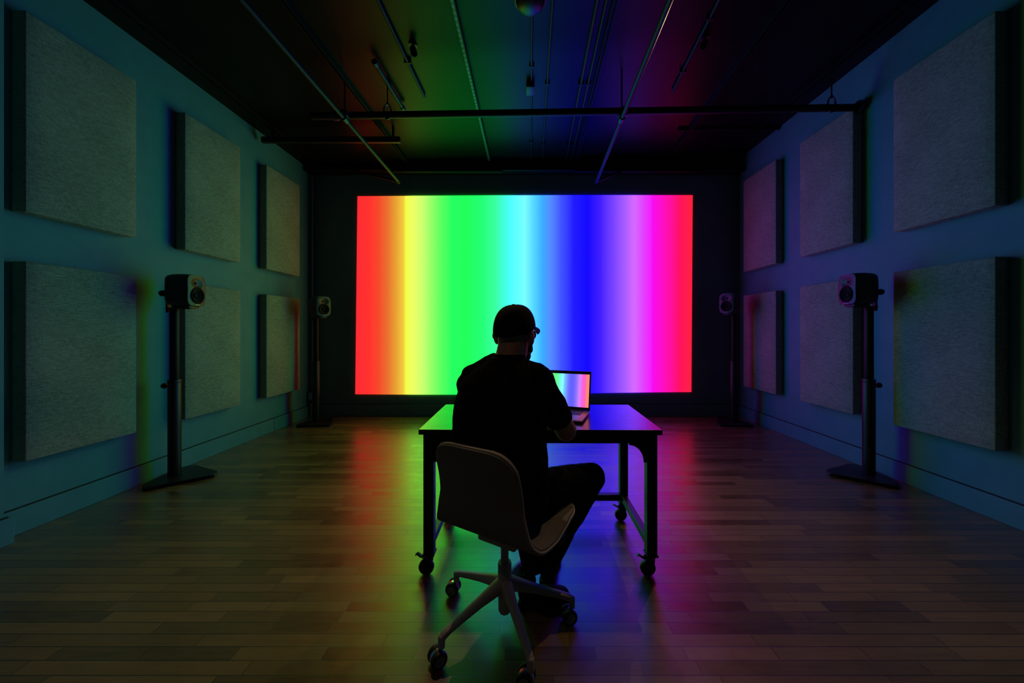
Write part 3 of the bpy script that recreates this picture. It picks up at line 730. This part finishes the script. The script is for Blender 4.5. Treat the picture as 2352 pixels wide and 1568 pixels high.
# spectacles
gl = bmesh.new()
for s in (-1, 1):
    add_tube(gl, [HR @ Vector((s*(.034+.024*math.cos(t)), .104-.010*abs(math.cos(t))*0-.012*(.5+.5*math.cos(t)), -.014+.022*math.sin(t))) for t in [i*math.tau/28 for i in range(28)]], .0013, seg=6, closed=True)
    add_tube(gl, [HR @ Vector(p) for p in ((s*.058, .093, -.006), (s*.074, .085, -.004), (s*.082, .03, -.002), (s*.084, -.006, -.006), (s*.082, -.02, -.022))], .0013, seg=6)
add_tube(gl, [HR @ Vector(p) for p in ((-.011, .104, -.008), (0, .108, -.004), (.011, .104, -.008))], .0012, seg=6)
gw = obj('spectacles', gl, M['wire'], pr)
for s in (-1, 1):
    t_ = bmesh.new(); vv = [t_.verts.new(HR @ Vector((s*(.034+.023*math.cos(t)), .104-.012*(.5+.5*math.cos(t)), -.014+.021*math.sin(t)))) for t in [i*math.tau/28 for i in range(28)]]; t_.faces.new(vv)
    lo_ = obj('lens', t_, M['glass'], gw); s_ = lo_.modifiers.new('t', 'SOLIDIFY'); s_.thickness = .0012

# ------------------------------------------------------------------ ceiling services
def cp_(x, y, drop):
    """point of the ceiling (lowered by drop) seen in this direction"""
    X = 0
    for _ in range(8):
        z = zc(X)-drop; Y = (z-CH)*FPX/(PY-y); X = (x-PX)*Y/FPX
    return Vector((X, Y, z))
def conduit(name, label, p1, p2, r=.012, m='pipe', cat='conduit', drop=None, ext=0.0, clips=True):
    drop = drop if drop is not None else r+.004
    a, b = cp_(*p1, drop), cp_(*p2, drop)
    if ext: a = a+(a-b).normalized()*ext
    t = thing(name, label, cat, (a+b)/2, 0)
    c = (a+b)/2
    obj('tube', tube([a-c, b-c], r, seg=12), M[m], t)
    if clips:
        n = max(2, int((a-b).length/.9))
        for i in range(n):
            p = a.lerp(b, (i+.5)/n)-c; bm = bmesh.new()
            add_box(bm, (p.x-r*2.2, p.y-.01, p.z-r-.001), (p.x+r*2.2, p.y+.01, p.z+drop-.0005), .001, 1); obj('clip', bm, M[m], t, smooth=False)
    return t
def strut(label, p1, p2, w_=.041, h_=.041, m='pipe', ext=0, slots=False):
    a, b = cp_(*p1, 0.002), cp_(*p2, 0.002); d = (b-a).normalized()
    if ext: a = a-d*ext
    L_ = (b-a).length; c = a.copy(); ang = math.atan2(d.y, d.x)
    t = thing('strut_channel', label, 'strut channel', c, ang)
    zs = (b.z-a.z)/L_
    bm = bmesh.new(); tk = .0028; hz = L_
    add_box(bm, (0, -w_/2, -h_), (hz, -w_/2+tk, 0)); add_box(bm, (0, w_/2-tk, -h_), (hz, w_/2, 0)); add_box(bm, (0, -w_/2, -tk), (hz, w_/2, 0))
    add_box(bm, (0, -w_/2, -h_), (hz, -w_/2+.010, -h_+tk)); add_box(bm, (0, w_/2-.010, -h_), (hz, w_/2, -h_+tk))
    for v in bm.verts: v.co.z += zs*v.co.x
    obj('channel', bm, M[m], t, smooth=False)
    if slots:
        bm = bmesh.new(); add_box(bm, (.005, -w_/2+.010, -h_+.003), (hz-.005, w_/2-.010, -h_+.005))
        for v in bm.verts: v.co.z += zs*v.co.x
        obj('slotted_face', bm, M['slots'], t, smooth=False)
    return t
strut('black strut channel along the ceiling edge above the left wall', (265, 0), (705, 355), ext=1.0)
strut('black strut channel on the ceiling, left of the green patch', (657, 0), (940, 375), ext=1.0)
strut('slotted strut channel on the green-lit part of the ceiling', (1040, 0), (1125, 368), ext=1.0, slots=True)
strut('strut channel on the blue-lit ceiling, rightmost of three close runs', (1413, 0), (1322, 372), ext=1.0)
strut('black strut channel on the dark ceiling right of the purple patch', (1805, 0), (1530, 368), ext=1.0)
strut('black strut channel along the ceiling edge above the right wall', (2090, 5), (1690, 335), ext=1.0)
conduit('conduit', 'thin black conduit ending on the green-lit ceiling, left of the slotted channel', (868, 0), (975, 222), .014, ext=.8)
conduit('conduit', 'thin conduit running from the round ceiling dome past the small box', (1222, 0), (1220, 380), .010)
conduit('conduit', 'thin conduit just right of the ceiling dome', (1270, 0), (1245, 378), .010, ext=.8)
conduit('conduit', 'thin conduit on the blue-lit ceiling, leftmost of three close runs', (1373, 0), (1298, 378), .013, ext=.8)
conduit('conduit', 'thin conduit on the blue-lit ceiling, middle of three close runs', (1394, 0), (1310, 378), .011, ext=.8)
conduit('conduit', 'thin black conduit ending on the purple-lit ceiling at right', (1672, -40), (1545, 210), .013)
conduit('conduit', 'short cross conduit on the dark ceiling near the far right corner', (1558, 298), (1790, 295), .016)
# dome and box
p = cp_(1218, -4, 0); t = thing('ceiling_dome', 'dark round dome on the ceiling at the top edge of the photo', 'ceiling fixture', p)
obj('mounting_ring', lathe([(0, 0), (.115, 0), (.115, -.02), (.108, -.024), (0, -.024)], 36), M['black'], t)
obj('dome', lathe([(.105, -.0245), (.098, -.045), (.075, -.067), (.04, -.080), (0, -.084)], 36), M['plastic'], t)
p = cp_(1218, 196, 0); t = thing('junction_box', 'small box on the conduit behind the horizontal pipe, centre of ceiling', 'junction box', p)
obj('box', box((-.038, -.065, -.06), (.038, .065, -.001), .004), M['black'], t)
obj('cover_plate', box((-.034, -.0665, -.052), (.034, -.0655, -.010), 0), M['pipe'], t, smooth=False)
# two shrouded ceiling lamps: their warm light throws the crisp shadows under the table
def lamp(x, y, label, power=1.0, aimx=0.0, aimy=1.0):
    z = zc(x)
    t = thing('ceiling_lamp', label, 'ceiling lamp', (x, y, z), 0, 'small shrouded ceiling lamps')
    obj('canopy', lathe([(0, -.0005), (.035, -.0005), (.035, -.012), (0, -.012)], 24), M['black'], t)
    aim = (Vector((aimx, aimy, 0))-Vector((x, y, z-.05))).normalized(); Q = T((0, 0, -.035)) @ aim.to_track_quat('-Z', 'Y').to_matrix().to_4x4()
    obj('stem', tube([(0, 0, -.012), (0, 0, -.035)], .008, seg=12), M['black'], t)
    obj('shroud', lathe([(0, .012), (.022, .012), (.026, .004), (.027, -.07), (.0245, -.07), (.023, -.010), (0, -.010)], 24, Q), M['black'], t)
    ld = bpy.data.lights.new('lamp_light', 'SPOT'); ld.energy = LAMP_POWER*power; ld.color = (1.0, .62, .34); ld.spot_size = math.radians(88); ld.spot_blend = .55; ld.shadow_soft_size = .014
    lo = bpy.data.objects.new('lamp_light', ld); link(lo, t); lo.matrix_local = Q @ T((0, 0, -.078))
    return t
lamp(1.50, 2.90, 'small black ceiling lamp on the dark ceiling right of the purple patch', 1.0, -.1, 1.2)
lamp(-.93, 2.90, 'small black ceiling lamp beside the conduit ending on the green-lit ceiling', 1.0, .2, 1.2)
lamp(-.93, -.55, 'small black ceiling lamp outside the photo, behind the camera on the left', .17, -.1, 1.6)
# free-hanging pipes
zp = 3.255
def pipe_thing(name, label, pts, r, cat='pipe', m='pipe'):
    pts = [Vector(p) for p in pts]; c = pts[0]
    t = thing(name, label, cat, c); obj('tube', tube([p-c for p in pts], r, seg=18), M[m], t); return t
def P3(x, y, z): Y = (z-CH)*FPX/(PY-y); return Vector(((x-PX)*Y/FPX, Y, z))
a, b = P3(716, 267, 3.27), P3(1972, 247, 3.29); b.x = min(b.x, XR-.005)
hp = pipe_thing('horizontal_pipe', 'long black pipe hung across the room below the ceiling', [a, b], .031)
for f in (.045, .58): 
    q_ = a.lerp(b, f)-a; obj('clamp', lathe([(.031, -.03), (.040, -.03), (.042, -.02), (.042, .02), (.040, .03), (.031, .03)], 20, T(q_) @ R(math.pi/2, 'Y')), M['black'], hp)
obj('wall_flange', lathe([(.031, 0), (.06, 0), (.06, -.012), (.031, -.014)], 24, T(b-a) @ R(math.pi/2, 'Y')), M['black'], hp)
for (px_, lab) in ((890, 'thin rod hanger holding the horizontal pipe at left'), (1910, 'rod hanger with oval ring holding the horizontal pipe near the right wall')):
    # point on the pipe
    f = (px_-716)/(1972-716); 
    for _ in range(6):
        q_ = a.lerp(b, f); f += (px_-(PX+q_.x*FPX/q_.y))/(1256)
    q_ = a.lerp(b, f); t = thing('pipe_hanger', lab, 'pipe hanger', q_)
    zt = zc(q_.x)-q_.z
    obj('rod', tube([(0, 0, .10), (0, 0, zt)], .006, seg=8), M['black'], t)
    obj('ring', tube([(0, .04*math.sin(s), .03+.075*math.cos(s)) if False else (.035*math.sin(s), 0, .032+.070*math.cos(s)) for s in [i*math.tau/24 for i in range(24)]], .006, seg=8, closed=True, ell=(1.6, 1)), M['black'], t)
    obj('nut', lathe([(0, .095), (.012, .095), (.012, .115), (0, .115)], 6), M['black'], t)
def long_pipe(label, far, near, brace):
    t = pipe_thing('lengthwise_pipe', label, [far, near], .019, m='galv')
    d = (Vector(near)-Vector(far)); 
    obj('brace', tube([(0, 0, 0), Vector(brace)-Vector(far)], .016, seg=14), M['pipe'], t)
    obj('elbow', lathe([(0, -.026), (.018, -.022), (.026, 0), (.018, .022), (0, .026)], 16), M['pipe'], t)
    yx = a.lerp(b, .5).y; k = (yx-far[1])/(near[1]-far[1]); q_ = d*k
    bm = bmesh.new(); add_tube(bm, [q_+Vector((0, -.03, 0)), q_+Vector((0, .03, 0))], .027, seg=16); add_tube(bm, [q_+Vector((0, 0, .0)), q_+Vector((0, 0, zc(far[0])-far[2]))], .008, seg=8); 
    add_box(bm, q_+Vector((-.03, -.03, .02)), q_+Vector((.03, .03, .075)), .006)
    obj('crossing_clamp', bm, M['black'], t)
ZL = 3.205
long_pipe('slim pipe running toward the end wall, ending left above the rainbow', (-1.665, 4.60, ZL), (-1.70, 1.0, ZL+.02), (-2.44, YB-.13, 3.50))
long_pipe('slim pipe running toward the end wall, ending above the blue band', (.948, 4.60, ZL), (.835, 1.0, ZL+.02), (1.40, YB-.13, 3.50))
# cross beam at left, short hung bar, thin wire
A_, B_ = P3(602, 321, 3.46), P3(914, 313, 3.46); A_.x = max(A_.x, XL+.003)
t = thing('cross_beam', 'short black beam jutting from the top of the left wall', 'beam', A_)
obj('channel', box((0, -.02, -.035), (B_.x-A_.x, .02, .03), .003), M['black'], t, smooth=False)
for fx in (.08, .95):
    x_ = (B_.x-A_.x)*fx; obj('bracket', box((x_-.012, -.012, .03), (x_+.012, .012, zc(A_.x+x_)-A_.z-.001)), M['black'], t, smooth=False)
a2, b2 = cp_(862, 145, .05), cp_(925, 248, .05)
t = thing('hung_bar', 'short thick rod close under the ceiling left of the green patch', 'bar', (a2+b2)/2); c = (a2+b2)/2
obj('tube', tube([a2-c, b2-c], .021, seg=14), M['pipe'], t)
for p_ in (a2, b2): obj('end_cap', tube([p_-c-(b2-a2).normalized()*.02, p_-c+(b2-a2).normalized()*.02], .026, seg=14), M['black'], t)
obj('strap', box((-.012, -.012, 0), (.012, .012, .049)), M['black'], t, smooth=False)
pw = spline([cp_(1742, 85, .01), cp_(1735, 150, .02)+Vector((.01, 0, 0)), cp_(1718, 230, .02), cp_(1700, 287, .01)], 6); c = pw[0].copy()
t = tag(obj('ceiling_cable', tube([p_-c for p_ in pw], .003, seg=6), M['pipe']), 'thin cable hanging along the dark ceiling at right', 'cable'); t.location = c
# ceiling pieces right above the end wall
for i, (x0, x1, z0, y0, lab) in enumerate(((-1.97, -.31, 3.455, 4.86, 'flat black bar under the soffit above the left half of the rainbow'), (.70, 2.55, 3.465, 4.88, 'flat black bar under the soffit above the right half of the rainbow'))):
    t = thing('soffit_bar', lab, 'bar', (x0, y0, z0)); obj('bar', box((0, 0, 0), (x1-x0, .05, .034), .003), M['black'], t, smooth=False)
    for fx in (.06, .94): obj('bracket', box(((x1-x0)*fx-.015, .049, .005), ((x1-x0)*fx+.015, .0505+(YB-.16-y0-.05 if YB-.16 > y0+.05 else 0), .034)), M['black'], t, smooth=False)

# corner conduit and boxes at the far left
t = thing('corner_conduit', 'vertical grey conduit in the far left corner', 'conduit', (XL+.055, YB-.04, .36))
obj('tube', tube([(0, 0, .0), (0, 0, 3.13-.02)], .013, seg=14), M['wall'], t)
t = thing('power_box', 'grey electrical box at the foot of the corner conduit', 'electrical box', (XL+.075, YB-.045, .24))
obj('box', box((-.055, -.035, 0), (.055, .04, .12), .004), M['wall'], t); obj('cover_plate', box((-.05, -.038, .01), (.05, -.0355, .11), 0), M['white_pl'], t, smooth=False)
t = tag(obj('plinth_block', box((-.05, -.03, 0), (.05, .02, .19), .003), M['white_pl']), 'pale block on the floor below the corner electrical box', 'block'); t.location = (XL+.09, YB-.04, 0)
